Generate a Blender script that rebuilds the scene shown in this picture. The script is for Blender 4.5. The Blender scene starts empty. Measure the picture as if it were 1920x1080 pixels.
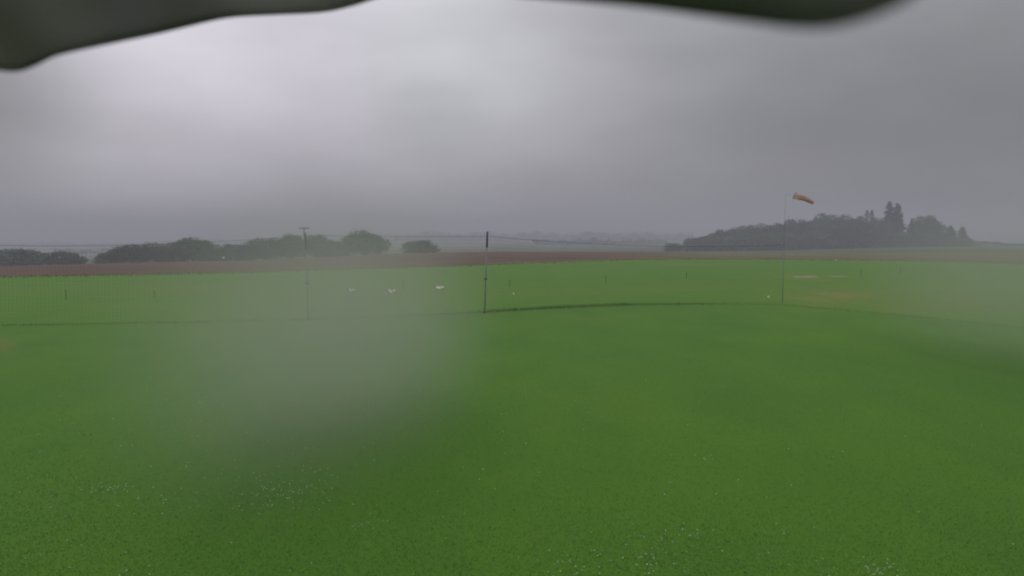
import bpy, bmesh, math, random
import numpy as np
random.seed(7); rng = np.random.default_rng(7)
R = math.radians
scene = bpy.context.scene

# ------------------------------------------------------------------ camera
F = 1251.0            # focal length in pixels of a 1920 wide picture
H = 3.2               # camera height above the lawn
PITCH = math.atan(100.0 / F)
cam_d = bpy.data.cameras.new('camera'); cam = bpy.data.objects.new('camera', cam_d)
scene.collection.objects.link(cam); scene.camera = cam
cam_d.sensor_width = 36; cam_d.lens = 36 * F / 1920
cam_d.clip_start = 0.02; cam_d.clip_end = 20000
cam.location = (0, 0, H); cam.rotation_euler = (R(90) - PITCH, 0, 0)
cam_d.dof.use_dof = True; cam_d.dof.focus_distance = 45
cam_d.dof.aperture_fstop = cam_d.lens / 4.2          # a 4.2 mm pupil: the hood is out of focus
# ------------------------------------------------------------------ world
SUN_EL, SUN_AZ = R(48), R(-32)                        # azimuth from +Y, negative = left
world = bpy.data.worlds.new('World'); scene.world = world; world.use_nodes = True
wn, wl = world.node_tree.nodes, world.node_tree.links
wn.clear()
def N(t, **k):
    n = wn.new(t)
    for a, b in k.items(): setattr(n, a, b)
    return n
def W(a, b): wl.new(a, b)
def wmath(op, a, b=None, clamp=False):
    n = N('ShaderNodeMath', operation=op, use_clamp=clamp)
    for i, v in enumerate((a, b)):
        if v is None: continue
        if isinstance(v, (int, float)): n.inputs[i].default_value = v
        else: W(v, n.inputs[i])
    return n.outputs[0]
tc = N('ShaderNodeTexCoord'); sep = N('ShaderNodeSeparateXYZ'); W(tc.outputs['Generated'], sep.inputs[0])
elev = sep.outputs['Z']
def blob(az, el, radius, amount):
    """a soft lighter or darker area of sky round one compass direction"""
    d = (math.sin(az) * math.cos(el), math.cos(az) * math.cos(el), math.sin(el))
    dp = N('ShaderNodeVectorMath', operation='DOT_PRODUCT'); W(warp, dp.inputs[0]); dp.inputs[1].default_value = d
    q = wmath('SUBTRACT', 1.0, dp.outputs['Value'])
    e = wmath('MULTIPLY', q, -2.0 / radius ** 2)
    return wmath('MULTIPLY', wmath('EXPONENT', e), amount)
# cloud direction, gently warped so that the patches are not round
nz = N('ShaderNodeTexNoise'); W(tc.outputs['Generated'], nz.inputs['Vector'])
nz.inputs['Scale'].default_value = 2.3; nz.inputs['Detail'].default_value = 2; nz.inputs['Roughness'].default_value = 0.4
ws = N('ShaderNodeVectorMath', operation='SUBTRACT'); W(nz.outputs['Color'], ws.inputs[0]); ws.inputs[1].default_value = (.5, .5, .5)
wsc = N('ShaderNodeVectorMath', operation='SCALE'); W(ws.outputs[0], wsc.inputs[0]); wsc.inputs['Scale'].default_value = 0.22
wad = N('ShaderNodeVectorMath', operation='ADD'); W(tc.outputs['Generated'], wad.inputs[0]); W(wsc.outputs[0], wad.inputs[1])
wno = N('ShaderNodeVectorMath', operation='NORMALIZE'); W(wad.outputs[0], wno.inputs[0]); warp = wno.outputs[0]
def pd(x, y):
    a = math.atan((540 - y) / F) - PITCH
    return math.atan((x - 960) / F), a
SKY = [(700, 60, .28, .21), (330, 150, .22, .19), (240, 300, .15, .15), (560, 210, .12, .05), (420, 80, .14, .05), (1000, 240, .16, .05), (900, 110, .13, .07), (1120, 60, .12, -.04),
       (1900, 230, .22, -.09), (1500, 60, .20, -.03), (20, 250, .09, -.18), (600, 380, .10, -.03), (1480, 330, .14, -.03)]  # the strong dark spot at far left paints lens vignetting into the sky
base = wmath('ADD', 0.27, wmath('MULTIPLY', wmath('POWER', wmath('MAXIMUM', elev, 0.0), 2.0), 1.75))
tot = base
for (x, y, r, a) in SKY:
    az, el = pd(x, y); tot = wmath('ADD', tot, blob(az, el, r, a))
n2 = N('ShaderNodeTexNoise'); mp = N('ShaderNodeMapping'); W(tc.outputs['Generated'], mp.inputs[0]); mp.inputs['Scale'].default_value = (2.2, 2.2, 6.0)
W(mp.outputs[0], n2.inputs['Vector']); n2.inputs['Scale'].default_value = 1.9; n2.inputs['Detail'].default_value = 4; n2.inputs['Roughness'].default_value = 0.45
tot = wmath('MULTIPLY', tot, wmath('ADD', 0.76, wmath('MULTIPLY', n2.outputs['Fac'], 0.48)))
tot = wmath('MAXIMUM', tot, 0.05)
tint = N('ShaderNodeMix', data_type='RGBA'); n3 = N('ShaderNodeTexNoise'); W(tc.outputs['Generated'], n3.inputs['Vector']); n3.inputs['Scale'].default_value = 3.0; n3.inputs['Detail'].default_value = 1
tint.inputs[6].default_value = (0.965, .978, 1.03, 1); tint.inputs[7].default_value = (1.005, 0.962, 1.075, 1)
tf = N('ShaderNodeMapRange'); W(n3.outputs['Fac'], tf.inputs[0]); tf.inputs[1].default_value = .35; tf.inputs[2].default_value = .62; W(wmath('MULTIPLY', tf.outputs[0], wmath('SUBTRACT', 1.25, wmath('MULTIPLY', sep.outputs['X'], 2.2), True)), tint.inputs[0])
cm = N('ShaderNodeVectorMath', operation='SCALE'); W(tint.outputs[2], cm.inputs[0]); W(tot, cm.inputs['Scale'])
bgc = N('ShaderNodeBackground'); W(cm.outputs[0], bgc.inputs[0]); bgc.inputs[1].default_value = 1.0
sky = N('ShaderNodeTexSky', sky_type='NISHITA'); sky.sun_disc = False; sky.sun_elevation = SUN_EL; sky.sun_rotation = SUN_AZ
sky.dust_density = 4; sky.air_density = 1.5
bgs = N('ShaderNodeBackground'); W(sky.outputs[0], bgs.inputs[0]); bgs.inputs[1].default_value = 0.06
mx = N('ShaderNodeMixShader'); mx.inputs[0].default_value = 0.94
W(bgs.outputs[0], mx.inputs[1]); W(bgc.outputs[0], mx.inputs[2])
out = N('ShaderNodeOutputWorld'); W(mx.outputs[0], out.inputs[0])
# ------------------------------------------------------------------ sun
sd = bpy.data.lights.new('sun', 'SUN'); sd.energy = 0.55; sd.angle = R(28); sd.color = (1, .97, .92)
so = bpy.data.objects.new('sun', sd); scene.collection.objects.link(so)
from mathutils import Vector
sdir = Vector((math.sin(SUN_AZ) * math.cos(SUN_EL), math.cos(SUN_AZ) * math.cos(SUN_EL), math.sin(SUN_EL)))
so.rotation_euler = sdir.to_track_quat('Z', 'Y').to_euler()
vs = scene.view_settings; vs.view_transform = 'Standard'; vs.look = 'None'; vs.gamma = 1; vs.exposure = 0
scene.render.engine = 'CYCLES'
scene.cycles.filter_width = 2.1; scene.cycles.volume_bounces = 2; scene.cycles.max_bounces = 6; scene.cycles.use_denoising = True

# ------------------------------------------------------------------ helpers
col = scene.collection
def tag(o, label=None, cat=None, group=None, kind=None):
    for k, v in (('label', label), ('category', cat), ('group', group), ('kind', kind)):
        if v: o[k] = v
    return o
def empty(name, loc=(0, 0, 0), rz=0):
    o = bpy.data.objects.new(name, None); col.objects.link(o); o.location = loc; o.rotation_euler = (0, 0, rz); o.empty_display_size = .2
    return o
def mesh(name, verts, faces, mat, parent=None, smooth=False):
    me = bpy.data.meshes.new(name); me.from_pydata([tuple(v) for v in verts], [], faces); me.update()
    if smooth: me.polygons.foreach_set('use_smooth', [True] * len(me.polygons))
    me.materials.append(mat)
    o = bpy.data.objects.new(name, me); col.objects.link(o)
    if parent: o.parent = parent
    return o
def np_mesh(name, V, n, mat, parent=None):
    """V: (k*n, 3) array, every n rows are one polygon"""
    k = len(V) // n
    me = bpy.data.meshes.new(name); me.vertices.add(len(V)); me.vertices.foreach_set('co', V.astype(np.float32).ravel())
    me.loops.add(len(V)); me.loops.foreach_set('vertex_index', np.arange(len(V), dtype=np.int32))
    me.polygons.add(k); me.polygons.foreach_set('loop_start', np.arange(0, len(V), n, dtype=np.int32)); 
    me.update(calc_edges=True); me.validate(); me.materials.append(mat)
    o = bpy.data.objects.new(name, me); col.objects.link(o)
    if parent: o.parent = parent
    return o
class MB:
    def __init__(s): s.v = []; s.f = []
    def tube(s, pts, rads, seg=8, cap=True):
        pts = [Vector(p) for p in pts]
        if isinstance(rads, (int, float)): rads = [rads] * len(pts)
        b0 = len(s.v); up = None
        for i, p in enumerate(pts):
            d = (pts[min(i + 1, len(pts) - 1)] - pts[max(i - 1, 0)]).normalized()
            a = d.orthogonal().normalized() if up is None else (up - d * up.dot(d)).normalized()
            up = a; b = d.cross(a)
            for k in range(seg):
                t = 2 * math.pi * k / seg
                s.v.append(p + (a * math.cos(t) + b * math.sin(t)) * rads[i])
        for i in range(len(pts) - 1):
            for k in range(seg):
                q = b0 + i * seg
                s.f.append((q + k, q + (k + 1) % seg, q + seg + (k + 1) % seg, q + seg + k))
        if cap:
            s.f.append(tuple(b0 + k for k in reversed(range(seg)))); e = b0 + (len(pts) - 1) * seg
            s.f.append(tuple(e + k for k in range(seg)))
        return s
    def box(s, c, h, M=None):
        b = len(s.v)
        for dx in (-1, 1):
            for dy in (-1, 1):
                for dz in (-1, 1):
                    p = Vector((dx * h[0], dy * h[1], dz * h[2]))
                    if M: p = M @ p
                    s.v.append(Vector(c) + p)
        for f in ((0, 1, 3, 2), (4, 6, 7, 5), (0, 4, 5, 1), (2, 3, 7, 6), (0, 2, 6, 4), (1, 5, 7, 3)): s.f.append(tuple(b + i for i in f))
        return s
    def build(s, name, mat, parent=None, smooth=False): return mesh(name, s.v, s.f, mat, parent, smooth)

def slope(y): return math.tan(math.atan((540 - y) / F) - PITCH)      # rise per metre forward of a picture row
def X_at(x, y, Y):
    t = slope(y); return (x - 960) / F * Y * (math.cos(PITCH) - math.sin(PITCH) * t)
def P(x, y, Y): return Vector((X_at(x, y, Y), Y, H + Y * slope(y)))
def G(x, y):                                                          # where a picture point lies on the flat lawn
    Y = -H / slope(y); return Vector((X_at(x, y, Y), Y, 0))

# ------------------------------------------------------------------ materials
def mat(name, rough=0.8, spec=0.2):
    m = bpy.data.materials.new(name); m.use_nodes = True; nt = m.node_tree; b = nt.nodes['Principled BSDF']
    b.inputs['Roughness'].default_value = rough; b.inputs['Specular IOR Level'].default_value = spec
    return m, nt, b
def noise(nt, scale, detail=4, rough=.55, vec=None, mapping=None):
    n = nt.nodes.new('ShaderNodeTexNoise'); n.inputs['Scale'].default_value = scale; n.inputs['Detail'].default_value = detail; n.inputs['Roughness'].default_value = rough
    if vec is None:
        t = nt.nodes.new('ShaderNodeTexCoord'); vec = t.outputs['Object']
    if mapping:
        mp = nt.nodes.new('ShaderNodeMapping'); nt.links.new(vec, mp.inputs[0]); mp.inputs['Scale'].default_value = mapping; vec = mp.outputs[0]
    nt.links.new(vec, n.inputs['Vector']); return n.outputs['Fac']
def ramp(nt, fac, stops):
    r = nt.nodes.new('ShaderNodeValToRGB'); nt.links.new(fac, r.inputs[0]); e = r.color_ramp.elements
    while len(e) < len(stops): e.new(.5)
    for i, (p, c) in enumerate(stops): e[i].position = p; e[i].color = (*c, 1)
    return r.outputs[0]
def mixc(nt, fac, a, b, mode='MIX'):
    m = nt.nodes.new('ShaderNodeMix'); m.data_type = 'RGBA'; m.blend_type = mode
    for s, v in ((0, fac), (6, a), (7, b)):
        if isinstance(v, (int, float)): m.inputs[s].default_value = v
        elif isinstance(v, tuple): m.inputs[s].default_value = (*v, 1)
        else: nt.links.new(v, m.inputs[s])
    return m.outputs[2]
def bump(nt, b, h, strength=.4, dist=.02):
    n = nt.nodes.new('ShaderNodeBump'); n.inputs['Strength'].default_value = strength; n.inputs['Distance'].default_value = dist
    nt.links.new(h, n.inputs['Height']); nt.links.new(n.outputs[0], b.inputs['Normal'])
def simple(name, c, c2=None, scale=8, rough=.7, spec=.25, metal=0):
    m, nt, b = mat(name, rough, spec); b.inputs['Metallic'].default_value = metal
    c2 = c2 or tuple(v * .7 for v in c)
    f = noise(nt, scale, 5, .6); nt.links.new(ramp(nt, f, [(.35, c2), (.65, c)]), b.inputs['Base Color'])
    return m
# mown lawn
m_lawn, nt, b = mat('lawn_grass', .9, .08)
big = noise(nt, .11, 3, .5); mid = noise(nt, .55, 4, .6, mapping=(1, .5, 1)); fine = noise(nt, 34, 3, .7)
tiny = noise(nt, 130, 2, .7)
c = ramp(nt, big, [(.36, (.030, .102, .006)), (.5, (.042, .122, .006)), (.66, (.072, .146, .006))])
c = mixc(nt, .6, c, ramp(nt, mid, [(.3, (.028, .094, .007)), (.7, (.068, .146, .008))]))
c = mixc(nt, .35, c, ramp(nt, fine, [(.3, (.032, .086, .011)), (.7, (.062, .138, .014))]))
c = mixc(nt, .25, c, ramp(nt, tiny, [(.3, (.036, .085, .010)), (.7, (.070, .145, .018))]))
at = nt.nodes.new('ShaderNodeAttribute'); at.attribute_name = 'wear'
sw = nt.nodes.new('ShaderNodeSeparateColor'); nt.links.new(at.outputs['Color'], sw.inputs[0])
wn_ = noise(nt, 1.1, 5, .65, mapping=(.6, .35, 1))
def masked(ch, lo, hi):
    mm = nt.nodes.new('ShaderNodeMath'); mm.operation = 'MULTIPLY'; nt.links.new(sw.outputs[ch], mm.inputs[0]); nt.links.new(ramp(nt, wn_, [(lo, (0, 0, 0)), (hi, (1, 1, 1))]), mm.inputs[1]); return mm.outputs[0]
c = mixc(nt, masked('Red', .30, .56), c, (.175, .120, .050))        # worn, yellowed turf
c = mixc(nt, masked('Green', .2, .5), c, (.064, .138, .009))        # longer pale grass of the strip
nt.links.new(c, b.inputs['Base Color']); bump(nt, b, fine, .3, .02)
def blade_mat(name, a, c_, scale=1.2):
    m, nt, b = mat(name, .75, .15); f = noise(nt, scale, 4, .6); f2 = noise(nt, 23, 2, .6)
    cc = mixc(nt, .5, ramp(nt, f, [(.3, a), (.7, c_)]), ramp(nt, f2, [(.3, a), (.7, c_)]))
    nt.links.new(cc, b.inputs['Base Color']); return m
m_blade = blade_mat('grass_blade', (.040, .110, .013), (.060, .140, .016))
m_margin = blade_mat('margin_weeds', (.085, .160, .020), (.230, .250, .060), .4)
m_tall = blade_mat('tall_grass', (.046, .112, .018), (.098, .155, .028))
m_flower = simple('clover_white', (.48, .50, .40), (.30, .33, .22), 60)
m_weed = simple('weed_leaf', (.10, .15, .045), (.03, .07, .015), 40)
# ploughed soil
m_soil, nt, b = mat('ploughed_soil', .95, .05)
furrow = nt.nodes.new('ShaderNodeTexWave'); t_ = nt.nodes.new('ShaderNodeTexCoord'); nt.links.new(t_.outputs['Object'], furrow.inputs[0])
furrow.inputs['Scale'].default_value = .35; furrow.inputs['Distortion'].default_value = 2; furrow.inputs['Detail'].default_value = 3; furrow.bands_direction = 'Y'
c = ramp(nt, noise(nt, .06, 5, .65, mapping=(.5, 1, 1)), [(.36, (.045, .032, .022)), (.64, (.115, .062, .038))])
c = mixc(nt, .25, c, ramp(nt, furrow.outputs['Fac'], [(.2, (.048, .030, .021)), (.8, (.104, .060, .039))]))
c = mixc(nt, .3, c, ramp(nt, noise(nt, 1.4, 5, .7), [(.3, (.038, .024, .017)), (.7, (.104, .064, .042))]))
at = nt.nodes.new('ShaderNodeAttribute'); at.attribute_name = 'wear'; sw = nt.nodes.new('ShaderNodeSeparateColor'); nt.links.new(at.outputs['Color'], sw.inputs[0])
c = mixc(nt, sw.outputs['Red'], c, ramp(nt, noise(nt, .12, 4, .6, mapping=(.4, 1, 1)), [(.35, (.085, .10, .030)), (.65, (.125, .110, .050))]))
nt.links.new(c, b.inputs['Base Color'])
# far country
m_far, nt, b = mat('far_fields', .95, .05)
vo = nt.nodes.new('ShaderNodeTexVoronoi'); vo.inputs['Scale'].default_value = .0042; t_ = nt.nodes.new('ShaderNodeTexCoord'); nt.links.new(t_.outputs['Object'], vo.inputs['Vector'])
sc = nt.nodes.new('ShaderNodeSeparateColor'); nt.links.new(vo.outputs['Color'], sc.inputs[0])
c = ramp(nt, sc.outputs[0], [(.1, (.028, .055, .02)), (.35, (.06, .075, .032)), (.55, (.035, .06, .02)), (.8, (.12, .115, .065))])
c = mixc(nt, .4, c, ramp(nt, noise(nt, .02, 5, .6), [(.35, (.025, .045, .018)), (.65, (.07, .085, .035))]))
nt.links.new(c, b.inputs['Base Color'])
def leaf_mat(name, a, c_):
    m, nt, b = mat(name, .85, .08)
    oi = nt.nodes.new('ShaderNodeObjectInfo')
    f = noise(nt, .55, 4, .6); f2 = noise(nt, 3.0, 3, .7)
    cc = mixc(nt, .5, ramp(nt, f, [(.3, a), (.7, c_)]), ramp(nt, f2, [(.3, a), (.7, c_)]))
    h = nt.nodes.new('ShaderNodeHueSaturation'); nt.links.new(cc, h.inputs['Color'])
    mr = nt.nodes.new('ShaderNodeMapRange'); nt.links.new(oi.outputs['Random'], mr.inputs[0]); mr.inputs[3].default_value = .55; mr.inputs[4].default_value = 1.5
    nt.links.new(mr.outputs[0], h.inputs['Value']); nt.links.new(h.outputs[0], b.inputs['Base Color']); return m
m_leaf = leaf_mat('leaves', (.022, .048, .018), (.060, .100, .032))
m_needle = leaf_mat('needles', (.014, .032, .016), (.036, .062, .028))
m_farleaf = leaf_mat('far_leaves', (.022, .045, .02), (.05, .08, .03))
m_bark = simple('bark', (.085, .065, .048), (.035, .028, .022), 6, .95, .05)
m_steel = simple('galvanised_steel', (.20, .20, .205), (.11, .11, .115), 9, .5, .4, .3)
m_pole = simple('weathered_pole', (.22, .25, .22), (.14, .16, .14), 9, .8, .1)
m_dark = simple('dark_sleeve', (.035, .034, .042), (.018, .018, .022), 20, .6, .3)
m_rope = simple('dark_rope', (.035, .036, .038), None, 30)
m_net = simple('netting', (.055, .065, .05), None, 30)
m_wood = simple('grey_wood', (.11, .095, .08), (.05, .045, .04), 12, .9, .1)
m_insul = simple('insulator', (.10, .06, .045), None, 12, .3, .5)
m_stake = simple('stake', (.03, .034, .02), None, 20)
m_white = simple('white_board', (.78, .76, .66), (.60, .57, .48), 6, .5, .3)
m_red = simple('faded_red', (.33, .13, .09), (.22, .08, .06), 8)
m_orange = simple('orange_cloth', (.62, .41, .34), (.50, .34, .29), 9, .9, .1)
m_pale = simple('pale_cloth', (.52, .46, .43), (.42, .36, .34), 9, .9, .1)
for m_ in (m_orange, m_pale):     # thin cloth lets the sky through
    nt = m_.node_tree; b = nt.nodes['Principled BSDF']; tl_ = nt.nodes.new('ShaderNodeBsdfTranslucent'); nt.links.new(b.inputs['Base Color'].links[0].from_socket, tl_.inputs[0])
    ms_ = nt.nodes.new('ShaderNodeMixShader'); ms_.inputs[0].default_value = .5; nt.links.new(b.outputs[0], ms_.inputs[1]); nt.links.new(tl_.outputs[0], ms_.inputs[2]); nt.links.new(ms_.outputs[0], nt.nodes['Material Output'].inputs[0])
m_hood, nt, b = mat('hood_skin', .9, .1); b.inputs['Base Color'].default_value = (.09, .09, .085, 1)
tl_ = nt.nodes.new('ShaderNodeBsdfTranslucent'); nt.links.new(ramp(nt, noise(nt, 7, 3), [(.35, (.42, .43, .36)), (.65, (.50, .50, .50))]), tl_.inputs[0])
ms_ = nt.nodes.new('ShaderNodeMixShader'); ms_.inputs[0].default_value = .50; nt.links.new(b.outputs[0], ms_.inputs[1]); nt.links.new(tl_.outputs[0], ms_.inputs[2]); nt.links.new(ms_.outputs[0], nt.nodes['Material Output'].inputs[0])
m_water, nt, b = mat('puddle_water', .45, .4); b.inputs['Base Color'].default_value = (.09, .11, .045, 1); bump(nt, b, noise(nt, 9, 3), .15, .01)

# ------------------------------------------------------------------ terrain: lawn, ploughed field, far country
# profile columns: picture column -> lawn edge row, its depth, soil edge row + depth, then beyond nodes (depth, row) or (depth, None, z)
PROF = [
 (-60,  521, 51,  501, 100, [(150, -5.0), (300, None, 492), (600, None, 476), (1100, None, 464), (1700, None, 457), (2400, None, 460)]),
 (250,  515.5, 55, 492.5, 108, [(160, -4.4), (300, None, 489), (600, None, 474), (1100, None, 462), (1700, None, 456), (2400, None, 459)]),
 (480,  511, 58, 488, 115, [(165, -4.2), (300, None, 483), (600, None, 466), (1100, None, 455), (1700, None, 449), (2400, None, 452)]),
 (760,  502, 64, 475, 125, [(180, -3.0), (320, None, 474), (600, None, 460), (1000, None, 450), (1500, None, 444), (2400, None, 447)]),
 (915,  497, 70, 472, 130, [(190, -2.8), (340, None, 471), (600, None, 458), (1000, None, 450), (1600, None, 442), (2400, None, 446)]),
 (1180, 487.5, 84, 472, 140, [(190, -2.8), (340, None, 470), (600, None, 458), (1000, None, 450), (1700, None, 440), (2400, None, 444)]),
 (1300, 486, 86, 473.5, 150, [(200, None, 472.5), (270, None, 471), (600, None, 458), (1000, None, 452), (1700, None, 441), (2400, None, 445)]),
 (1480, 487, 85, 474, 150, [(200, None, 472), (280, None, 469), (420, -7), (1000, -12), (1700, -12), (2400, -14)]),
 (1700, 489, 83, 474, 140, [(200, None, 468), (300, None, 462.5), (420, -4), (1000, -12), (1700, -12), (2400, -14)]),
 (1830, 492, 80, 473, 135, [(220, None, 465), (330, None, 459.5), (420, None, 461), (1000, -12), (1700, -12), (2400, -14)]),
 (1980, 499, 74, 476, 125, [(220, None, 468), (340, None, 462.5), (420, None, 464), (1000, -12), (1700, -12), (2400, -14)]),
]
def prof(x):
    """distance / height of lawn edge, soil edge and the nodes beyond, for one picture column"""
    def zn(d, y): return H + d * slope(y)
    def vals(c):
        _, yl, dl, yf, df, nodes = c
        o = [(dl, zn(dl, yl)), (df, zn(df, yf))]
        for n in nodes: o.append((n[0], n[1]) if n[1] is not None else (n[0], zn(n[0], n[2])))
        return np.array(o)
    if x <= PROF[0][0]: return vals(PROF[0])
    if x >= PROF[-1][0]: return vals(PROF[-1])
    for a, b_ in zip(PROF, PROF[1:]):
        if a[0] <= x <= b_[0]:
            t = (x - a[0]) / (b_[0] - a[0])
            return vals(a) * (1 - t) + vals(b_) * t
ths = sorted(set([round(t, 4) for t in np.arange(-42, 42.01, .35)] + [float(t) for t in range(-180, 180, 6) if abs(t) > 42]))
def wob(th, d, s=1.0):
    return s * (math.sin(th * .9 + d * .013) * .5 + math.sin(th * 2.3 + d * .004 + 1.7) * .3 + math.sin(th * 5.1 + 4) * .2)
def colz(th):
    t = R(max(-42, min(42, th))); x = 960 + F * math.tan(t) * 1.0
    n = prof(x); c = math.cos(t)
    r = n[:, 0] / c; z = n[:, 1].copy()
    for i in range(4, len(z)): z[i] += wob(th, n[i, 0]) * n[i, 0] * .0011
    return r, z
def ground_z(X, Y):
    th = math.degrees(math.atan2(X, Y)); r, z = colz(th); rr = math.hypot(X, Y)
    flat = r[0] * .45
    if rr <= flat: return 0.0
    return float(np.interp(rr, [flat] + list(r), [0.0] + list(z)))
def wear_lawn(X, Y):
    # red: worn turf near the wind sock pole and the tracks; green: strip of longer grass past the net
    if Y < 3: return (0, 0)
    yp = 540 - F * (math.sin(PITCH) * Y - math.cos(PITCH) * H) / (math.cos(PITCH) * Y + math.sin(PITCH) * H)
    xp = 960 + F * X / (math.cos(PITCH) * Y + math.sin(PITCH) * H)
    g = lambda cx, cy, sx, sy: math.exp(-((xp - cx) / sx) ** 2 - ((yp - cy) / sy) ** 2)
    red = g(1560, 556, 90, 14) + .25 * g(300, 540, 300, 12) + .3 * g(1050, 548, 130, 9) + .25 * g(1300, 540, 150, 8) + .6 * g(1520, 520, 70, 7) + .6 * g(1290, 497, 70, 2.6) + .35 * g(1760, 560, 120, 26) + .3 * g(250, 573, 140, 4) + .4 * g(1690, 582, 50, 6) + .35 * g(10, 648, 22, 16)
    edge = np.interp(xp, [0, 575, 908, 1180, 1467, 1700, 1920], [608, 600, 584, 572, 571, 590, 613])
    gr = .55 / (1 + math.exp(max(-30, min(30, (yp - edge) / 1.2))))
    return (min(1, red), gr)
def sheet(name, label, rows, fn_rz, m, attr=None):
    V, Fc, A = [], [], []
    for th in ths:
        for (rr, z) in fn_rz(th):
            X, Y = rr * math.sin(R(th)), rr * math.cos(R(th)); V.append((X, Y, z))
            if attr: A.append(attr(X, Y, th))
    n = rows; k = len(ths)
    for i in range(k):
        j = (i + 1) % k
        for q in range(n - 1): Fc.append((i * n + q, i * n + q + 1, j * n + q + 1, j * n + q))
    o = mesh(name, V, Fc, m, smooth=True)
    o.data.polygons.foreach_set('use_smooth', [True] * len(o.data.polygons))
    if attr:
        ca = o.data.color_attributes.new('wear', 'FLOAT_COLOR', 'POINT')
        ca.data.foreach_set('color', np.array([(a[0], a[1], 0, 1) for a in A], dtype=np.float32).ravel())
    # faces must look up
    bm = bmesh.new(); bm.from_mesh(o.data); bmesh.ops.recalc_face_normals(bm, faces=bm.faces)
    bm.normal_update()
    if sum(f.normal.z for f in bm.faces) < 0: bmesh.ops.reverse_faces(bm, faces=bm.faces)
    bm.to_mesh(o.data); bm.free()
    tag(o, label, None, None, 'structure'); return o
def rz_lawn(th):
    r, z = colz(th); flat = r[0] * .45; L = []
    for q in range(150):
        t = (q / 149) ** 1.5; rr = .05 + (r[0] - .05) * t
        L.append((rr, 0 if rr < flat else z[0] * (rr - flat) / (r[0] - flat)))
    return L
sheet('lawn', 'mown green model flying field lawn dotted with clover', 150, rz_lawn, m_lawn, lambda X, Y, th: wear_lawn(X, Y))
def rz_soil(th):
    r, z = colz(th); return [(r[0] + (r[1] - r[0]) * q / 14, z[0] + (z[1] - z[0]) * q / 14) for q in range(15)]
def wear_soil(X, Y, th):
    r, z = colz(th); rr = math.hypot(X, Y); t = (rr - r[0]) / (r[1] - r[0]); x = 960 + F * math.tan(R(max(-42, min(42, th))))
    a = np.interp(x, [1120, 1320, 1800, 2000], [0, 1, .9, .6]) * (1 if t > .45 else .45 + t)
    if t < .08 and 900 < x < 1260: a = max(a, .6)
    return (min(1, a * (.75 + .25 * math.sin(t * 17 + th))), 0)
sheet('ploughed_field', 'band of bare reddish brown soil past the lawn', 15, rz_soil, m_soil, wear_soil)
def rz_far(th):
    r, z = colz(th); L = []
    for a in range(1, len(r) - 1):
        for q in range(6):
            t = q / 6; L.append((r[a] + (r[a + 1] - r[a]) * t, z[a] + (z[a + 1] - z[a]) * t))
    L.append((r[-1], z[-1])); L.append((3400, z[-1] - 8)); return L
sheet('hills', 'low hills and fields fading into the mist', len(rz_far(0)), rz_far, m_far)

# ------------------------------------------------------------------ lawn details (uncountable)
def blades(name, X, Y, hgt, wid, m, label, cat, lean=.5, zf=None):
    n = len(X); a = rng.uniform(0, 2 * np.pi, n); l = rng.uniform(0, lean, n) * hgt; la = rng.uniform(0, 2 * np.pi, n)
    Z = np.zeros(n) if zf is None else zf
    V = np.zeros((n, 3, 3)); dx, dy = np.cos(a) * wid / 2, np.sin(a) * wid / 2
    V[:, 0] = np.stack([X - dx, Y - dy, Z - .004], 1); V[:, 1] = np.stack([X + dx, Y + dy, Z - .004], 1)
    V[:, 2] = np.stack([X + np.cos(la) * l, Y + np.sin(la) * l, Z + hgt], 1)
    o = np_mesh(name, V.reshape(-1, 3), 3, m); return tag(o, label, cat, None, 'stuff')
def fan(n, y0, y1, pw=1.0, x0=-60, x1=1980):
    yy = y0 + (y1 - y0) * rng.random(n) ** pw; xx = rng.uniform(x0, x1, n)
    t = np.tan(np.arctan((540 - yy) / F) - PITCH); Y = -H / t
    return (xx - 960) / F * Y * (math.cos(PITCH) - math.sin(PITCH) * t), Y
X, Y = fan(200000, 1120, 640, 1.0)
blades('short_grass', X, Y, rng.uniform(.006, .018, len(X)), rng.uniform(.005, .010, len(X)), m_blade, 'short mown grass blades covering the near lawn', 'grass', 2.6)
# longer grass left along the foot of the net
base_line = [(-80, 611), (300, 606), (575, 600), (908, 585), (1040, 577), (1180, 571), (1330, 570), (1467, 572), (1700, 592), (1990, 622)]
bp = np.array([list(G(*p))[:2] for p in base_line])
def along(bpts, n, w, lo=0, hi=1):
    d = np.r_[0, np.cumsum(np.hypot(*np.diff(bpts, axis=0).T))]; s = rng.uniform(lo, hi, n) * d[-1]
    return np.interp(s, d, bpts[:, 0]) + rng.normal(0, w, n), np.interp(s, d, bpts[:, 1]) + rng.normal(0, w, n)
X, Y = along(bp, 4000, .20)
X2, Y2 = along(bp[3:7], 2600, .32); X3, Y3 = along(bp[3:6], 1000, .20); X = np.r_[X, X2, X3]; Y = np.r_[Y, Y2, Y3]
blades('tall_grass', X, Y, np.r_[rng.uniform(.02, .06, 4000), rng.uniform(.02, .08, 2600), rng.uniform(.04, .15, 1000)], rng.uniform(.008, .02, len(X)), m_tall, 'dark strip of longer unmown grass along the foot of the net', 'grass', .8)
ex, ey, ez, eh = [], [], [], []
for _ in range(8000):
    th = random.uniform(-40, 40); rr_, zz_ = colz(th); k_ = rr_[0] + random.gauss(0, .7) + .9 * math.sin(th * 3.1) * math.sin(th * 11)
    dens = .5 + .5 * math.sin(th * 7.3) * math.sin(th * 2.1 + 1)
    if random.random() > .25 + dens: continue
    ex.append(k_ * math.sin(R(th))); ey.append(k_ * math.cos(R(th))); ez.append(ground_z(ex[-1], ey[-1])); eh.append(random.uniform(.04, .15) * (1 + 1.2 * dens * (1 if random.random() < .25 else .2)))
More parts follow.
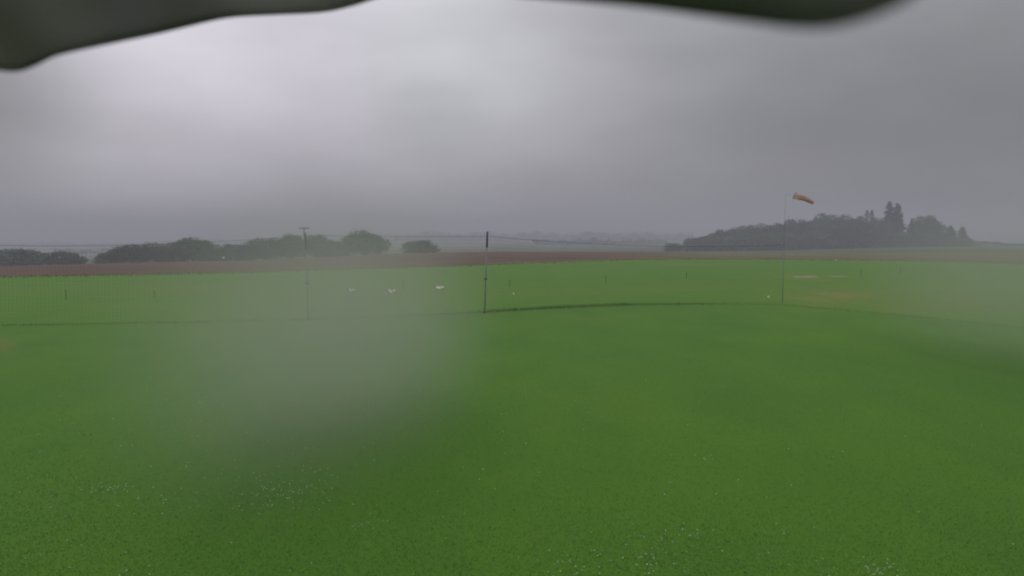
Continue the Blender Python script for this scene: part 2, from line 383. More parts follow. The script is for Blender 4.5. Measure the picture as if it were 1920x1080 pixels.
blades('margin_grass', np.array(ex), np.array(ey), np.array(eh), rng.uniform(.03, .09, len(ex)), m_margin, 'ragged strip of yellowish weeds between the lawn and the brown field', 'grass', .9, np.array(ez))
# white clover heads
def heads(clusters):
    L = []
    for (x, y, sx, sy, n) in clusters:
        for _ in range(n):
            xx, yy = random.gauss(x, sx), random.gauss(y, sy)
            if yy < 600 or yy > 1140: continue
            g = G(xx, yy); L.append((g.x, g.y, random.uniform(.003, .0088)))
    return L
cl = [(570, 925, 40, 22, 60), (500, 925, 30, 22, 45), (455, 895, 60, 20, 12), (225, 918, 30, 6, 24), (330, 935, 60, 15, 26), (130, 920, 40, 16, 16), (600, 890, 18, 10, 12), (690, 985, 30, 14, 18), (870, 755, 140, 40, 12),
      (1240, 1035, 36, 22, 42), (1300, 1010, 30, 14, 14), (1100, 1055, 60, 14, 32), (1500, 1030, 45, 25, 16), (1620, 1065, 50, 12, 22), (1650, 1075, 22, 8, 22), (1320, 860, 10, 6, 6), (1050, 830, 60, 30, 10), (380, 760, 30, 8, 16), (110, 790, 50, 20, 14), (300, 700, 140, 25, 22),
      (90, 740, 30, 5, 4), (1830, 790, 30, 12, 4), (960, 760, 500, 70, 24), (700, 900, 400, 90, 40), (1100, 950, 500, 90, 26), (200, 1050, 120, 25, 18), (400, 850, 150, 40, 26), (1400, 800, 250, 60, 10), (1000, 640, 500, 30, 26), (640, 830, 80, 14, 10)]
V = []
for (x, y, r) in heads(cl):
    zc = r * .8 + random.uniform(.004, .022); ph = random.random() * 6.28; M = 6
    top = (x, y, zc + r); bot = (x, y, zc - r)
    ring = [(x + r * math.cos(ph + k * 2 * math.pi / M), y + r * math.sin(ph + k * 2 * math.pi / M), zc + random.uniform(-.2, .2) * r) for k in range(M)]
    for k in range(M): V += [ring[k], ring[(k + 1) % M], top, ring[(k + 1) % M], ring[k], bot]
tag(np_mesh('clover_flowers', np.array(V), 3, m_flower), 'tiny white clover heads scattered over the near lawn', 'flowers', None, 'stuff')
# broad weed leaves
V = []
for (x, y, sx, sy, n) in [(500, 925, 120, 35, 260), (150, 930, 110, 40, 240), (250, 800, 150, 50, 140), (1250, 1030, 120, 30, 160), (600, 860, 80, 20, 60), (900, 1000, 400, 60, 160)]:
    for _ in range(n):
        xx, yy = random.gauss(x, sx), random.gauss(y, sy)
        if yy < 620 or yy > 1140: continue
        g = G(xx, yy); s = random.uniform(.012, .03); a = random.random() * 6.28; z = random.uniform(.012, .035)
        ca, sa = math.cos(a), math.sin(a); w = s * .4; e = random.uniform(-.015, .02)
        V += [(g.x, g.y, z), (g.x + ca * s * .5 - sa * w, g.y + sa * s * .5 + ca * w, z + .006), (g.x + ca * s, g.y + sa * s, z + e), (g.x + ca * s * .5 + sa * w, g.y + sa * s * .5 - ca * w, z + .004)]
tag(np_mesh('weed_leaves', np.array(V), 4, m_weed), 'broad low weed leaves mixed into the near lawn', 'weeds', None, 'stuff')

# puddle
def patch(name, ctrl, m, label, z=.004):
    V = [G(*p) + Vector((0, 0, z)) for p in ctrl]; o = mesh(name, V, [tuple(range(len(V)))], m)
    if o.data.polygons[0].normal.z < 0: o.data.flip_normals()
    return tag(o, label, None, None, 'structure')
patch('puddle', [(1482, 519.0), (1492, 518.0), (1506, 518.3), (1518, 517.6), (1531, 518.4), (1534, 519.3), (1522, 519.9), (1508, 520.3), (1496, 519.9), (1488, 520.1)], m_water, 'pale puddle on the worn turf right of the wind sock pole')
patch('puddle', [(1556, 518.1), (1568, 517.6), (1584, 517.9), (1590, 518.6), (1576, 519.0), (1562, 518.9)], m_water, 'fainter narrow puddle farther right on the worn turf')

# ------------------------------------------------------------------ trees
def crown_cards(pts_fn, n, size):
    C = np.array([pts_fn() for _ in range(n)])
    A = rng.normal(size=(n, 3)); A /= np.linalg.norm(A, axis=1)[:, None]
    B = rng.normal(size=(n, 3)); B -= (B * A).sum(1)[:, None] * A; B /= np.linalg.norm(B, axis=1)[:, None]
    s = rng.uniform(.55, 1.3, (n, 1)) * size
    V = np.stack([C - A * s * .6, C - B * s * .35, C + A * s * .6, C + B * s * .35], 1)
    return V.reshape(-1, 3)
def in_ball(c, r):
    while True:
        p = np.array([random.uniform(-1, 1) for _ in range(3)]); d = (p ** 2).sum()
        if .12 < d < 1: break
    return np.array(c) + p * np.array(r) * (1 + random.uniform(-.05, .09) + (random.uniform(.08, .34) if random.random() < .13 else 0))
def broad_tree(seed, h=8.0, w=8.0, low=.03, lobes=24, cards=7500, size=.31, sparse=1.0, cz=.53, rz=.36):
    random.seed(seed)
    L = []
    for k in range(lobes):
        a = k * 2.399 + random.uniform(-.3, .3); u = -.75 + 1.72 * (k + .5) / lobes; q = math.sqrt(max(0, 1 - u * u))
        m_ = random.uniform(.8, 1.08); s = w * random.uniform(.13, .21)
        L.append(((.36 * w * q * m_ * math.cos(a), .36 * w * q * m_ * math.sin(a), h * cz + rz * h * u * m_), (s, s, s * random.uniform(.6, .9))))
    L.append(((0, 0, h * cz * .92), (w * .38, w * .38, h * (rz + .03))))
    wts = [l[1][0] ** 2 for l in L]
    def fn():
        l = random.choices(L, wts)[0]; return in_ball(*l)
    V = crown_cards(fn, int(cards * sparse), size)
    V[:, 2] = np.maximum(V[:, 2], .05)
    tr = MB(); tr.tube([(0, 0, -2.5), (.05, 0, h * .2), (-.05, .08, h * .45), (0, 0, h * .8)], [w * .035, w * .028, w * .018, w * .006], 7)
    for l in L[:-1]:
        p = Vector(l[0]); q = Vector((p.x * .08, p.y * .08, max(.5, p.z * .5))); tr.tube([q, (q + p) / 2 + Vector((0, 0, .25)), p], [w * .012, w * .008, w * .003], 5)
    return V, tr
def fir_tree(seed, h=13.0, w=5.0, cards=7500, size=.36):
    random.seed(seed)
    levels = []
    z = h * .12
    while z < h * .99:
        t = z / h; rad = w * .5 * (1 - t) ** .75 * random.uniform(.72, 1.15)
        for k in range(6 if t < .7 else 4):
            a = random.random() * 6.28; levels.append((z, a, rad * random.uniform(.5, 1.15)))
        z += h * random.uniform(.016, .028)
    def fn():
        z, a, rr = random.choices(levels, [l[2] + .08 for l in levels])[0]
        s = random.random() ** .7; r = rr * s
        return np.array([math.cos(a) * r + random.gauss(0, .10 + .12 * r * .5), math.sin(a) * r + random.gauss(0, .10 + .12 * r * .5), z - .32 * r * r / max(.5, rr) + random.gauss(0, .10)])
    V = crown_cards(fn, cards, size)
    tr = MB(); tr.tube([(0, 0, -2.5), (0, 0, h * .5), (0, 0, h)], [.24, .15, .03], 7)
    for (z, a, rr) in levels[::2]:
        tr.tube([(0, 0, z), (math.cos(a) * rr, math.sin(a) * rr, z - .3 * rr)], [.04, .012], 4)
    return V, tr
def thin_tree(seed, h=10.0, w=3.6, cards=2200, size=.26):
    random.seed(seed); L = []
    tips = [(-.5, 0, h * .99), (.55, .1, h * .98), (-.9, .2, h * .8), (.9, -.2, h * .78), (0, .4, h * .68), (1.2, 0, h * .66), (-.3, 0, h * .55)]
    for p in tips:
        for q in (0, .06, .13): L.append(((p[0] * (1 - q), p[1], p[2] - h * q), (w * (.07 + q * .9), w * (.07 + q * .9), h * .06)))
    for k in range(7): L.append(((random.uniform(-1, 1) * w * .4, random.uniform(-1, 1) * w * .3, h * random.uniform(.2, .6)), (w * .25, w * .25, h * .08)))
    def fn(): return in_ball(*random.choice(L))
    V = crown_cards(fn, cards, size)
    tr = MB(); tr.tube([(0, 0, -2), (0, 0, h * .5), (0, 0, h * .7)], [.16, .1, .04], 6)
    for p in tips: tr.tube([(0, 0, h * .4), p], [.06, .015], 5)
    return V, tr
protos = {}
def proto_meshes(key):
    if key in protos: return protos[key]
    kind, s = key
    if kind == 'broad': V, tr = broad_tree(100 + s, 8, 8 * (1.0, 1.1, .9, 1.05, .95)[s % 5])
    elif kind == 'bush': V, tr = broad_tree(200 + s, 8, 8, low=.0, lobes=19, cards=6500, size=.35, cz=.36, rz=.50)
    elif kind == 'fir': V, tr = fir_tree(300 + s)
    elif kind == 'thin': V, tr = thin_tree(400 + s)
    n = len(V) // 4
    me = bpy.data.meshes.new('crown'); me.vertices.add(len(V)); me.vertices.foreach_set('co', V.astype(np.float32).ravel())
    me.loops.add(len(V)); me.loops.foreach_set('vertex_index', np.arange(len(V), dtype=np.int32)); me.polygons.add(n)
    me.polygons.foreach_set('loop_start', np.arange(0, len(V), 4, dtype=np.int32)); me.update(calc_edges=True); me.validate()
    me.materials.append(m_needle if kind == 'fir' else m_leaf)
    t2 = bpy.data.meshes.new('trunk'); t2.from_pydata([tuple(v) for v in tr.v], [], tr.f); t2.update(); t2.materials.append(m_bark)
    top = float(np.percentile(V[:, 2], 99.7)); wid = float(np.percentile(V[:, 0], 99) - np.percentile(V[:, 0], 1))
    protos[key] = (me, t2, top, wid); return protos[key]
NAMES = {'broad': 'broadleaf_tree', 'bush': 'bush', 'fir': 'fir_tree', 'thin': 'slender_tree'}
def tree(kind, s, cx, top_y, w_px, Y, label, group, base_z=None, name=None, cat=None):
    X = X_at(cx, 460, Y); gz = ground_z(X, Y) if base_z is None else base_z
    zt = H + Y * slope(top_y); hgt = max(1.2, zt - gz); wid = w_px * Y / F
    me, t2, top, w0 = proto_meshes((kind, s))
    if Y > 200 and kind != 'thin': gz -= .08 * hgt; hgt *= 1.08
    r = empty(name or NAMES[kind], (X, Y, gz), random.uniform(0, 6.28)); sz = hgt / top; sx = wid / w0
    r.scale = (sx, sx, sz)
    for nm, m_ in (('crown', me), ('trunk', t2)):
        o = bpy.data.objects.new(nm, m_); col.objects.link(o); o.parent = r
    return tag(r, label, cat or ('bush' if kind == 'bush' else 'tree'), group)
random.seed(11)
HG = 'trees and bushes beyond the ploughed field'
L1 = [
 ('bush', 0, 36, 467, 84, 150, 'low spreading tree cut by the left edge of the view'),
 ('bush', 1, 119, 472, 66, 150, 'small rounded tree second from the left, standing apart past the brown field'),
 ('bush', 3, 206, 474, 52, 150, 'low leaning bush at the left end of the long tree row'),
 ('broad', 0, 247, 459, 74, 152, 'medium round green tree near the left end of the long tree row'),
 ('broad', 1, 295, 456, 66, 156, 'bushy tree between the medium round one and the big domed one'),
 ('bush', 4, 325, 466, 50, 150, 'low bush at the left foot of the big domed tree'),
 ('broad', 2, 361, 446, 88, 155, 'big domed dark tree standing highest in the left tree row'),
 ('bush', 5, 396, 466, 44, 151, 'low bush at the right foot of the big domed tree'),
 ('bush', 0, 431, 458, 38, 158, 'small pale round tree right of the big domed tree'),
 ('bush', 6, 459, 459, 34, 158, 'small round tree closing the gap before the misty tree group'),
 ('broad', 3, 498, 447, 70, 160, 'broad misty tree left of the utility pole'),
 ('broad', 4, 547, 440, 50, 162, 'tall misty tree just left of the utility pole'),
 ('broad', 0, 594, 441, 50, 164, 'tall misty tree just right of the utility pole'),
 ('bush', 1, 632, 452, 50, 168, 'low misty bush between the utility pole and the lone domed tree'),
 ('broad', 1, 683, 433, 76, 170, 'lone large domed tree halfway between utility pole and net post'),
 ('thin', 1, 723, 449, 26, 172, 'narrow small tree right beside the lone large domed tree'),
 ('bush', 3, 787, 451, 66, 172, 'low dome shaped bush left of the tall dark net post'),
]
for (k, s, cx, ty, w, Y, lab) in L1: tree(k, s, cx, ty, w, Y, lab, HG)
WG = 'trees of the wood on the rise'
L2 = [
 ('bush', 2, 1262, 456, 32, 262, 'small separate bush standing left of the wood'),
 ('bush', 4, 1304, 446, 44, 268, 'low rounded tree at the left tip of the wood'),
 ('broad', 2, 1328, 440, 44, 270, 'second tree from the left tip of the wood, low and round'),
 ('broad', 3, 1354, 431, 42, 272, 'tree of the wood with a small pointed top on its sloping left part'),
 ('broad', 4, 1380, 428, 44, 274, 'round topped tree right of the small pointed one in the wood'),
 ('broad', 0, 1401, 423, 44, 276, 'domed tree halfway up the sloping left part of the wood'),
 ('broad', 1, 1430, 420, 46, 276, 'flat topped tree of the wood left of the wind sock pole'),
 ('broad', 2, 1456, 419, 44, 276, 'tree of the wood just left of and behind the wind sock pole'),
 ('broad', 3, 1488, 412, 56, 278, 'round crowned tree of the wood just right of the wind sock pole'),
 ('broad', 4, 1518, 413, 44, 280, 'tree of the wood right under the hanging wind sock tip'),
 ('broad', 0, 1547, 402, 56, 282, 'tall domed tree forming the highest round crown of the wood'),
 ('broad', 1, 1577, 404, 50, 282, 'tree next to the highest round crown, on its right'),
 ('broad', 2, 1604, 407, 46, 284, 'level topped tree left of the spindly double tipped one'),
 ('thin', 0, 1628, 394, 26, 286, 'spindly tree with two thin tips rising above the wood'),
 ('broad', 3, 1648, 409, 42, 286, 'tree filling the wood between the spindly tree and the tall firs'),
 ('fir', 0, 1665, 380, 34, 288, 'tallest fir of the wood, the left one of the pair'),
 ('fir', 1, 1680, 384, 38, 288, 'slightly lower fir touching the tallest one on its right'),
 ('fir', 2, 1708, 411, 22, 290, 'small pointed fir in the dip right of the two firs'),
 ('broad', 0, 1735, 405, 46, 290, 'round tree rising alone right of the dip beside the firs'),
 ('bush', 5, 1757, 421, 34, 291, 'sloping bush on the right shoulder of the round tree right of the firs'),
 ('fir', 0, 1781, 424, 26, 292, 'small pointed fir of the wood, second from its right end'),
 ('fir', 1, 1803, 426, 26, 293, 'small upright fir at the right end of the wood'),
 ('bush', 3, 1698, 440, 36, 285, 'low bush under the gap right of the two firs'),
 ('bush', 1, 1768, 440, 40, 288, 'low bush closing the foot of the wood near its right end'),
]
for (k, s, cx, ty, w, Y, lab) in L2: tree(k, s, cx, ty, w, Y, lab, WG)
# under-storey trees hidden deeper inside the wood, front edge
FL = ['under the left tip', 'under the small pointed top', 'below the sloping left part', 'just left of the wind sock pole', 'just right of the wind sock pole', 'below the wind sock', 'under the highest round crown',
      'left of the spindly double tipped tree', 'under the spindly double tipped tree', 'under the pair of firs', 'under the dip right of the firs', 'under the round tree right of the dip', 'near the right end']
for i, lab in enumerate(FL):
    x = 1334 + i * 38; ty = float(np.interp(x, [1290, 1350, 1480, 1560, 1690, 1800], [456, 446, 436, 430, 436, 446])) + random.uniform(-5, 5)
    tree('bush', i % 7, x, ty, 72, 262 + (x - 1300) * .05, 'low dark front edge tree of the wood, ' + lab, 'low trees along the front edge of the wood')
RG = 'small trees on the far right skyline'
for (x, ty, w, s, lab) in [(1845, 452, 18, 0, 'left one of two small lone trees on the right skyline'), (1868, 453, 18, 2, 'right one of two small lone trees on the right skyline'),
                      (1892, 458, 30, 4, 'low skyline bush right of the two small lone trees'), (1913, 459, 30, 5, 'low skyline bush at the right edge of the view')]:
    tree('broad' if s < 4 else 'bush', s, x, ty, w, 330, lab, RG)
# far-off woods and hedges on the hills: one mass each
def wood(pts, label, n, size, hgt, wid):
    C = []
    for _ in range(n):
        t = random.random() * (len(pts) - 1); i = int(t); f = t - i; a, b_ = pts[i], pts[i + 1]
        x = a[0] + (b_[0] - a[0]) * f; Y = a[1] + (b_[1] - a[1]) * f + random.gauss(0, wid)
        X = X_at(x, 450, Y); g = ground_z(X, Y)
        top = hgt * (.55 + .16 * math.sin(x * .21 + Y * .01) + .14 * math.sin(x * .063 + 1) + .12 * math.sin(x * .47 + Y * .03) + .08 * math.sin(x * 1.13))
        C.append((X, Y, g + random.random() ** .7 * max(1.5, top)))
    C = np.array(C); q = iter(C)
    V = crown_cards(lambda: next(q), n, size)
    tag(np_mesh('distant_wood', V, 4, m_farleaf), label, 'wood', None, 'stuff')
wood([(-40, 1150), (200, 1120), (420, 1160)], 'faint wooded line on the far left hillside', 14000, 3, 9, 60)
wood([(100, 560), (260, 600), (420, 640)], 'faint hedge line in the left valley behind the tree row', 2500, 3, 4, 14)
wood([(740, 1000), (960, 1050), (1100, 980), (1200, 1020), (1300, 1050)], 'faint wooded ridge behind the net in the middle distance', 22000, 3.0, 13, 60)
wood([(1000, 620), (1120, 600), (1250, 640)], 'nearer hedge line right of the net post, behind the net', 3000, 3, 5, 14)
wood([(560, 1450), (800, 1400), (1000, 1500), (1290, 1500)], 'farthest wooded skyline fading into the mist', 16000, 4, 11, 60)

# ------------------------------------------------------------------ utility pole
pt = P(570, 427, 148); gz = ground_z(pt.x, 148)
u = empty('utility_pole', (pt.x, 148, gz)); tag(u, 'wooden utility pole with a flat crossarm standing among misty trees', 'utility pole')
hp = pt.z - gz
MB().tube([(0, 0, -1), (0, 0, hp)], [.20, .15], 10).build('pole', m_wood, u, True)
MB().box((0, 0, hp - .12), (1.15, .09, .12)).build('crossarm', m_wood, u)
for x in (-1.02, 0.0, 1.02):
    MB().tube([(x, 0, hp), (x, 0, hp + .08), (x, 0, hp + .16), (x, 0, hp + .22)], [.03, .07, .05, .07], 8).build('insulator', m_insul, u)

# ------------------------------------------------------------------ net posts, nets
def net_post(bx, by, tx, ty, label, r=.028, thick=None):
    b0 = G(bx, by); hgt = 1.0; T = P(tx, ty, b0.y); d = T - b0
    e = empty('net_post', b0); tag(e, label, 'post', 'posts carrying the safety net')
    MB().tube([Vector((0, 0, -.3)), d * .82], [r, r * .9], 10).build('pole', m_steel, e, True)
    MB().tube([d * .805, d], [r * 1.45, r * 1.35], 10).build('sleeve', m_dark, e, True)
    for k in (.42,):
        c = d * k
        MB().box(c, (.075, .022, .022)).box(c + Vector((0, -.03, 0)), (.03, .03, .035)).build('clamp', m_dark, e)
    MB().tube([Vector((0, 0, -.02)), Vector((0, 0, .10))], [r * 1.9, r * 1.7], 10).build('ground_sleeve', m_dark, e, True)
    return e, b0, T
_, bA, tA = net_post(908, 587, 914, 434, 'tall dark topped net post standing in the middle of the view')
_, bB, tB = net_post(578, 599, 573, 437, 'net post veiled by the added mist patch, left of the middle one', .019)
ropeB = P(573, 441, bB.y)
# the net's outer end past the left edge of the view
eL = empty('net_post', (-23.5, 22.2, 0))
bL = Vector((-23.5, 22.2, 0)); tL = Vector((-23.5, 22.2, 3.15))
for (z0, z1, r, nm, mm) in ((-.3, 2.6, .026, 'pole', m_steel), (2.6, 3.2, .038, 'sleeve', m_dark)):
    MB().tube([(0, 0, z0), (0, 0, z1)], r, 10).build(nm, mm, eL, True)
tag(eL, 'net post past the left edge carrying the outer end of the net', 'post', 'posts carrying the safety net')
ropeA = P(914, 443, bA.y)
# wind sock pole
wb = G(1467, 568); wt = P(1473, 366, wb.y)
def net(a0, a1, b0, b1, sag, label, rope=.0055, spacing=.13, rr=.0016, n_h=22, mids=None, ground_pts=None):
    """a0,a1 rope ends; b0,b1 foot ends"""
    L = (Vector(b1) - Vector(b0)).length; n = max(8, int(L / .35)); 
    e = empty('safety_net', (Vector(b0) + Vector(b1)) / 2); org = Vector(e.location); tag(e, label, 'net', 'panels of the safety net')
    def top(t): return a0.lerp(a1, t) - Vector((0, 0, sag * 4 * t * (1 - t))) - org
    def foot(t):
        p = b0.lerp(b1, t) if not ground_pts else ground_pts(t)
        return Vector((p.x, p.y, .02)) - org
    def pt(t, v):
        p = top(t).lerp(foot(t), v); bell = math.sin(math.pi * v) * math.sin(math.pi * t)
        return p + Vector((.02 * math.sin(t * 37 + v * 3), .16 * bell + .03 * math.sin(t * 23), 0))
    MB().tube([pt(i / n, 0) for i in range(n + 1)], rope, 6).build('top_rope', m_rope, e)
    MB().tube([pt(i / n, 1) + Vector((0, 0, .012)) for i in range(n + 1)], .003, 5).build('bottom_rope', m_net, e)
    m = MB(); nv = int(L / spacing)
    for i in range(nv + 1):
        m.tube([pt(i / nv, v / 8) for v in range(9)], rr, 3, False)
    for j in range(1, n_h): m.tube([pt(i / n, j / n_h) for i in range(n + 1)], rr, 3, False)
    m.build('netting', m_net, e)
net(tL, ropeB, bL, bB, .36, 'long sagging net panel left of the veiled net post')
net(ropeB, ropeA, bB, bA, .03, 'net panel between the two net posts')
gp = [G(908, 587), G(1040, 578), G(1180, 572), G(1330, 569), G(1467, 569)]
def gpt(t):
    L = [0]
    for p, q in zip(gp, gp[1:]): L.append(L[-1] + (q - p).length)
    s = t * L[-1]
    return Vector((float(np.interp(s, L, [p.x for p in gp])), float(np.interp(s, L, [p.y for p in gp])), 0))
# rope end on the wind sock pole at about 2.8 m
rw = P(1470, 459, wb.y)
net(ropeA, rw, bA, wb, .22, 'net panel sagging from the dark topped post to the wind sock pole', ground_pts=gpt, rope=.0066)

# ------------------------------------------------------------------ wind sock
e = empty('windsock_pole', wb); tag(e, 'thin tall wind sock pole on the lawn in front of the wood', 'pole')
d = wt - wb
MB().tube([(0, 0, -.3), d * .55], [.017, .015], 8).build('lower_pole', m_pole, e, True)
MB().tube([d * .545, d], [.009, .006], 8).build('upper_pole', m_pole, e, True)
MB().tube([d * .535, d * .56], [.022, .022], 8).build('coupling', m_pole, e, True)
s0 = P(1490, 367, wb.y); s1 = P(1525, 380, wb.y - .1)
MB().tube([d, d + Vector((0, 0, .05)), Vector(s0) - wb + Vector((-.02, 0, .03))], .004, 6).build('swivel_arm', m_pole, e)
ws_ = empty('windsock', s0); tag(ws_, 'faded orange and white wind sock blowing to the right', 'wind sock')
ax = (s1 - s0); n = 6; seg = 18
dirn = ax.normalized(); sd_ = dirn.orthogonal().normalized(); td = dirn.cross(sd_)
def ring(t):
    c = ax * t + Vector((0, 0, .035 * math.sin(t * math.pi))); r = .155 * (1 - .48 * t)
    return [c + (sd_ * math.cos(a) + td * math.sin(a)) * r * (1 + .07 * math.sin(3 * a + t * 9)) for a in [2 * math.pi * k / seg for k in range(seg)]]
stops = [0, .07, .32, .58, .82, 1.0]
for i in range(5):
    V, Fc = [], []; q = 5
    for j in range(q + 1): V += ring(stops[i] + (stops[i + 1] - stops[i]) * j / q)
    for j in range(q):
        for k in range(seg): Fc.append((j * seg + k, j * seg + (k + 1) % seg, (j + 1) * seg + (k + 1) % seg, (j + 1) * seg + k))
    o = mesh('white_band' if i % 2 == 0 and i < 1 else 'orange_band', V, Fc, m_pale if i == 0 else m_orange, ws_, True)
    
MB().tube([p for p in ring(0)] + [ring(0)[0]], .007, 5).build('hoop', m_dark, ws_)

# ------------------------------------------------------------------ runway stakes
ST = [(124, 560, 17, 'thin dark stake farthest left on the lawn before the brown field'), (290, 556, 12, 'faint thin stake second from the left on the lawn'),
      (757, 543, 19, 'thin stake between two white runway markers'), (956, 539, 14, 'short stake just right of the middle net post, seen through the net'),
      (1136, 530, 13, 'thin stake seen through the right net panel, halfway along it'), (1287, 523, 12, 'thin stake on the lawn left of the wind sock pole'),
      (1614, 519, 12, 'thin stake on the lawn right of the pale puddles, left one of two'), (1688, 513, 11, 'thin stake farthest right on the lawn, before the wood')]
for (x, y, hpx, lab) in ST:
    b0 = G(x, y); h = hpx * b0.y / F
    e = empty('marker_stake', b0, random.random()); tag(e, lab, 'stake', 'thin stakes along the flying strip')
    m = MB(); m.tube([(0, 0, -.1), (random.uniform(-.01, .01), 0, h)], [.015, .013], 6).build('stake', m_stake, e)
    MB().tube([(0, 0, h * .86), (0, 0, h + .012)], [.018, .017], 6).build('cap', m_stake, e)
# low white runway markers
def marker(x, y, rz, sc, label, tilt):
    b0 = G(x, y); e = empty('runway_marker', b0, rz); tag(e, label, 'marker', 'low white markers on the flying strip')
    from mathutils import Matrix
    M1 = Matrix.Rotation(tilt, 3, 'Y') @ Matrix.Rotation(R(58), 3, 'X')
    MB().box((-.03 * sc, 0, .105), (.13 * sc, .075, .012), M1).build('large_board', m_white, e)
    M2 = Matrix.Rotation(-tilt * .6, 3, 'Y') @ Matrix.Rotation(R(58), 3, 'X')
    MB().box((.20 * sc, .02, .125), (.075 * sc, .06, .012), M2).build('small_board', m_white, e)
    MB().box((-.24 * sc, -.02, .03), (.07 * sc, .05, .010), Matrix.Rotation(-.3, 3, 'Y')).build('foot_board', m_white, e)
    MB().box((0, .075, .018), (.30 * sc, .03, .018)).box((0, .075, .10), (.26 * sc, .014, .075)).build('frame', m_red, e)
marker(823, 542.5, R(8), 1.0, 'low white marker farthest right of three, nearest the tall dark topped net post', R(12))
marker(733, 549.5, R(20), .95, 'middle one of three low white markers, tilted, beside a thin stake', R(32))
marker(658, 547.5, R(35), .8, 'faintest low white marker, leftmost of three, veiled by the added mist patch', R(40))
# small pale specks
def speck(x, y, s, label, gz=0):
    b0 = G(x, y); b0.z = ground_z(b0.x, b0.y); e = empty('ground_marker', b0); tag(e, label, 'marker', 'small pale ground markers')
    m = MB(); m.tube([(0, 0, -.01), (0, 0, .02), (0, 0, .055), (0, 0, .07)], [s, s, s * .7, s * .3], 10).build('cap', m_white, e, True)
    MB().tube([(0, 0, -.08), (0, 0, -.005)], s * .3, 6).build('peg', m_stake, e)
speck(1441, 557.5, .045, 'small pale disc on the lawn just left of the wind sock pole foot')
speck(963, 552, .045, 'small pale disc on the lawn right of the middle net post')
speck(1567, 488, .09, 'small pale disc at the far lawn edge before the wood')
p = P(419, 483, 112); gz = ground_z(p.x, 112)
e = empty('marker_board', (p.x, 112, gz)); tag(e, 'tiny white board in front of the trees at the field edge', 'marker')
MB().box((0, 0, p.z - gz), (.15, .02, .14)).build('board', m_white, e); MB().tube([(0, .03, -.3), (0, .03, p.z - gz)], .03, 6).build('post', m_stake, e)

# ------------------------------------------------------------------ rain hood over the camera, out of focus
edge = [(-260, 96, .34), (-120, 112, .34), (-30, 128, .34), (30, 135, .34), (70, 122, .35), (110, 104, .36), (200, 84, .38), (300, 63, .42), (420, 35, .48), (500, 29, .50), (600, 24, .50), (660, 12, .48), (740, -12, .44),
        (850, -26, .34), (960, -8, .28), (1080, 3, .235), (1200, 14, .20), (1330, 32, .165), (1430, 46, .143), (1500, 54, .133), (1560, 52, .128), (1630, 34, .124), (1700, 4, .124), (1780, -45, .13), (1960, -110, .145), (2200, -160, .16)]
hood = empty('rain_hood', (0, .02, H + .16)); tag(hood, 'dark blurred rain hood with a wavy rim along the top of the view', 'rain hood')
org = Vector(hood.location); V, Fc = [], []; K = 6
E = [P(x, y, Y) for (x, y, Y) in edge]
# resample the rim smoothly
def crm(pts, k=4):
    o = []
    for i in range(len(pts) - 1):
        a, b_, c_, d_ = pts[max(0, i - 1)], pts[i], pts[i + 1], pts[min(len(pts) - 1, i + 2)]
        for j in range(k):
            t = j / k; o.append(.5 * ((2 * b_) + (c_ - a) * t + (2 * a - 5 * b_ + 4 * c_ - d_) * t * t + (3 * b_ - a - 3 * c_ + d_) * t ** 3))
    o.append(pts[-1]); return o
E = crm(E)
for p in E:
    back = Vector((p.x * .75, -.12, H + .05 + .45 * p.y))
    rim = [p, p + Vector((0, -.003, .004)), p.lerp(back, .3) + Vector((0, 0, .02)), p.lerp(back, .7) + Vector((0, 0, .03)), back]
    rim_top = [q + Vector((0, .001, .006)) for q in rim]
    ringp = rim + rim_top[::-1]
    V += [q - org for q in ringp]
n = 10
for i in range(len(E) - 1):
    for k in range(n): Fc.append((i * n + k, i * n + (k + 1) % n, (i + 1) * n + (k + 1) % n, (i + 1) * n + k))
Fc.append(tuple(range(n))); Fc.append(tuple((len(E) - 1) * n + k for k in reversed(range(n))))
o = mesh('shell', V, Fc, m_hood, hood, True)
br = MB().box(Vector((0, -.135, -.06)), (.05, .012, .12)); br.build('bracket', m_dark, hood)

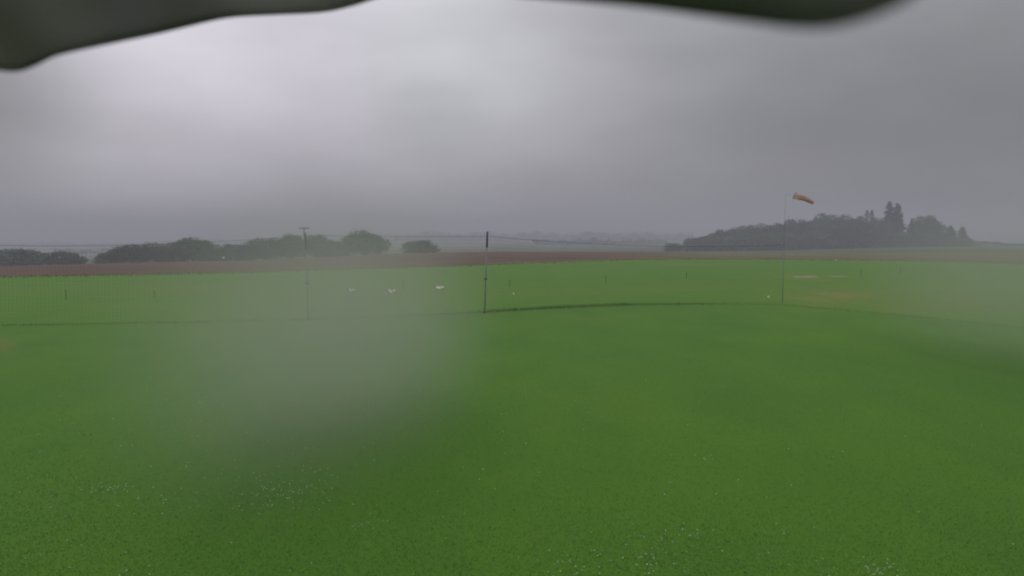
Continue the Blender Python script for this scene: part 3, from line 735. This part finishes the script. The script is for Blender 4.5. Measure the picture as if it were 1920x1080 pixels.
# ------------------------------------------------------------------ haze
def vol_mat(name, color, dens, fn=None):
    m = bpy.data.materials.new(name); m.use_nodes = True; nt = m.node_tree; nt.nodes.clear()
    v = nt.nodes.new('ShaderNodeVolumePrincipled'); v.inputs['Color'].default_value = (*color, 1); v.inputs['Density'].default_value = dens; v.inputs['Anisotropy'].default_value = 0.0
    o_ = nt.nodes.new('ShaderNodeOutputMaterial'); nt.links.new(v.outputs[0], o_.inputs['Volume'])
    if fn: fn(m, nt, v)
    return m
hz = vol_mat('haze_air', (.52, .515, .585), .0020)
z0, z1 = -60.0, 34.0
b_ = MB().box((0, 0, (z0 + z1) / 2), (3600, 3600, (z1 - z0) / 2)).build('haze', hz); tag(b_, 'thin grey mist filling the air over the fields', None, None, 'stuff')
def soft(m, nt, v):
    t_ = nt.nodes.new('ShaderNodeTexCoord'); ln = nt.nodes.new('ShaderNodeVectorMath'); ln.operation = 'LENGTH'
    nt.links.new(t_.outputs['Object'], ln.inputs[0])
    mr = nt.nodes.new('ShaderNodeMapRange'); mr.interpolation_type = 'SMOOTHSTEP'; nt.links.new(ln.outputs['Value'], mr.inputs[0])
    mr.inputs[1].default_value = 0.0; mr.inputs[2].default_value = 1.0; mr.inputs[3].default_value = v.inputs['Density'].default_value; mr.inputs[4].default_value = 0
    nt.links.new(mr.outputs[0], v.inputs['Density'])
def mist(c, rad, dens, label):  # added volume, takes the place of a water smear on the lens
    bm = bmesh.new(); bmesh.ops.create_icosphere(bm, subdivisions=3, radius=1.0); me = bpy.data.meshes.new('mist'); bm.to_mesh(me); bm.free()
    me.materials.append(vol_mat('lens_smear_mist', (.47, .50, .42), dens, soft)); o = bpy.data.objects.new('mist', me); col.objects.link(o); o.location = c; o.scale = rad
    return tag(o, label, None, None, 'stuff')
mist((-2.9, 10.8, 1.72), (3.15, 5.9, 2.75), .225, 'soft patch of added mist standing in for a wet-lens smear left of the middle net post')
mist((13.0, 16.5, 2.0), (4.2, 7.0, 2.9), .11, 'smaller patch of added mist standing in for a lens smear at the right edge of the lawn')
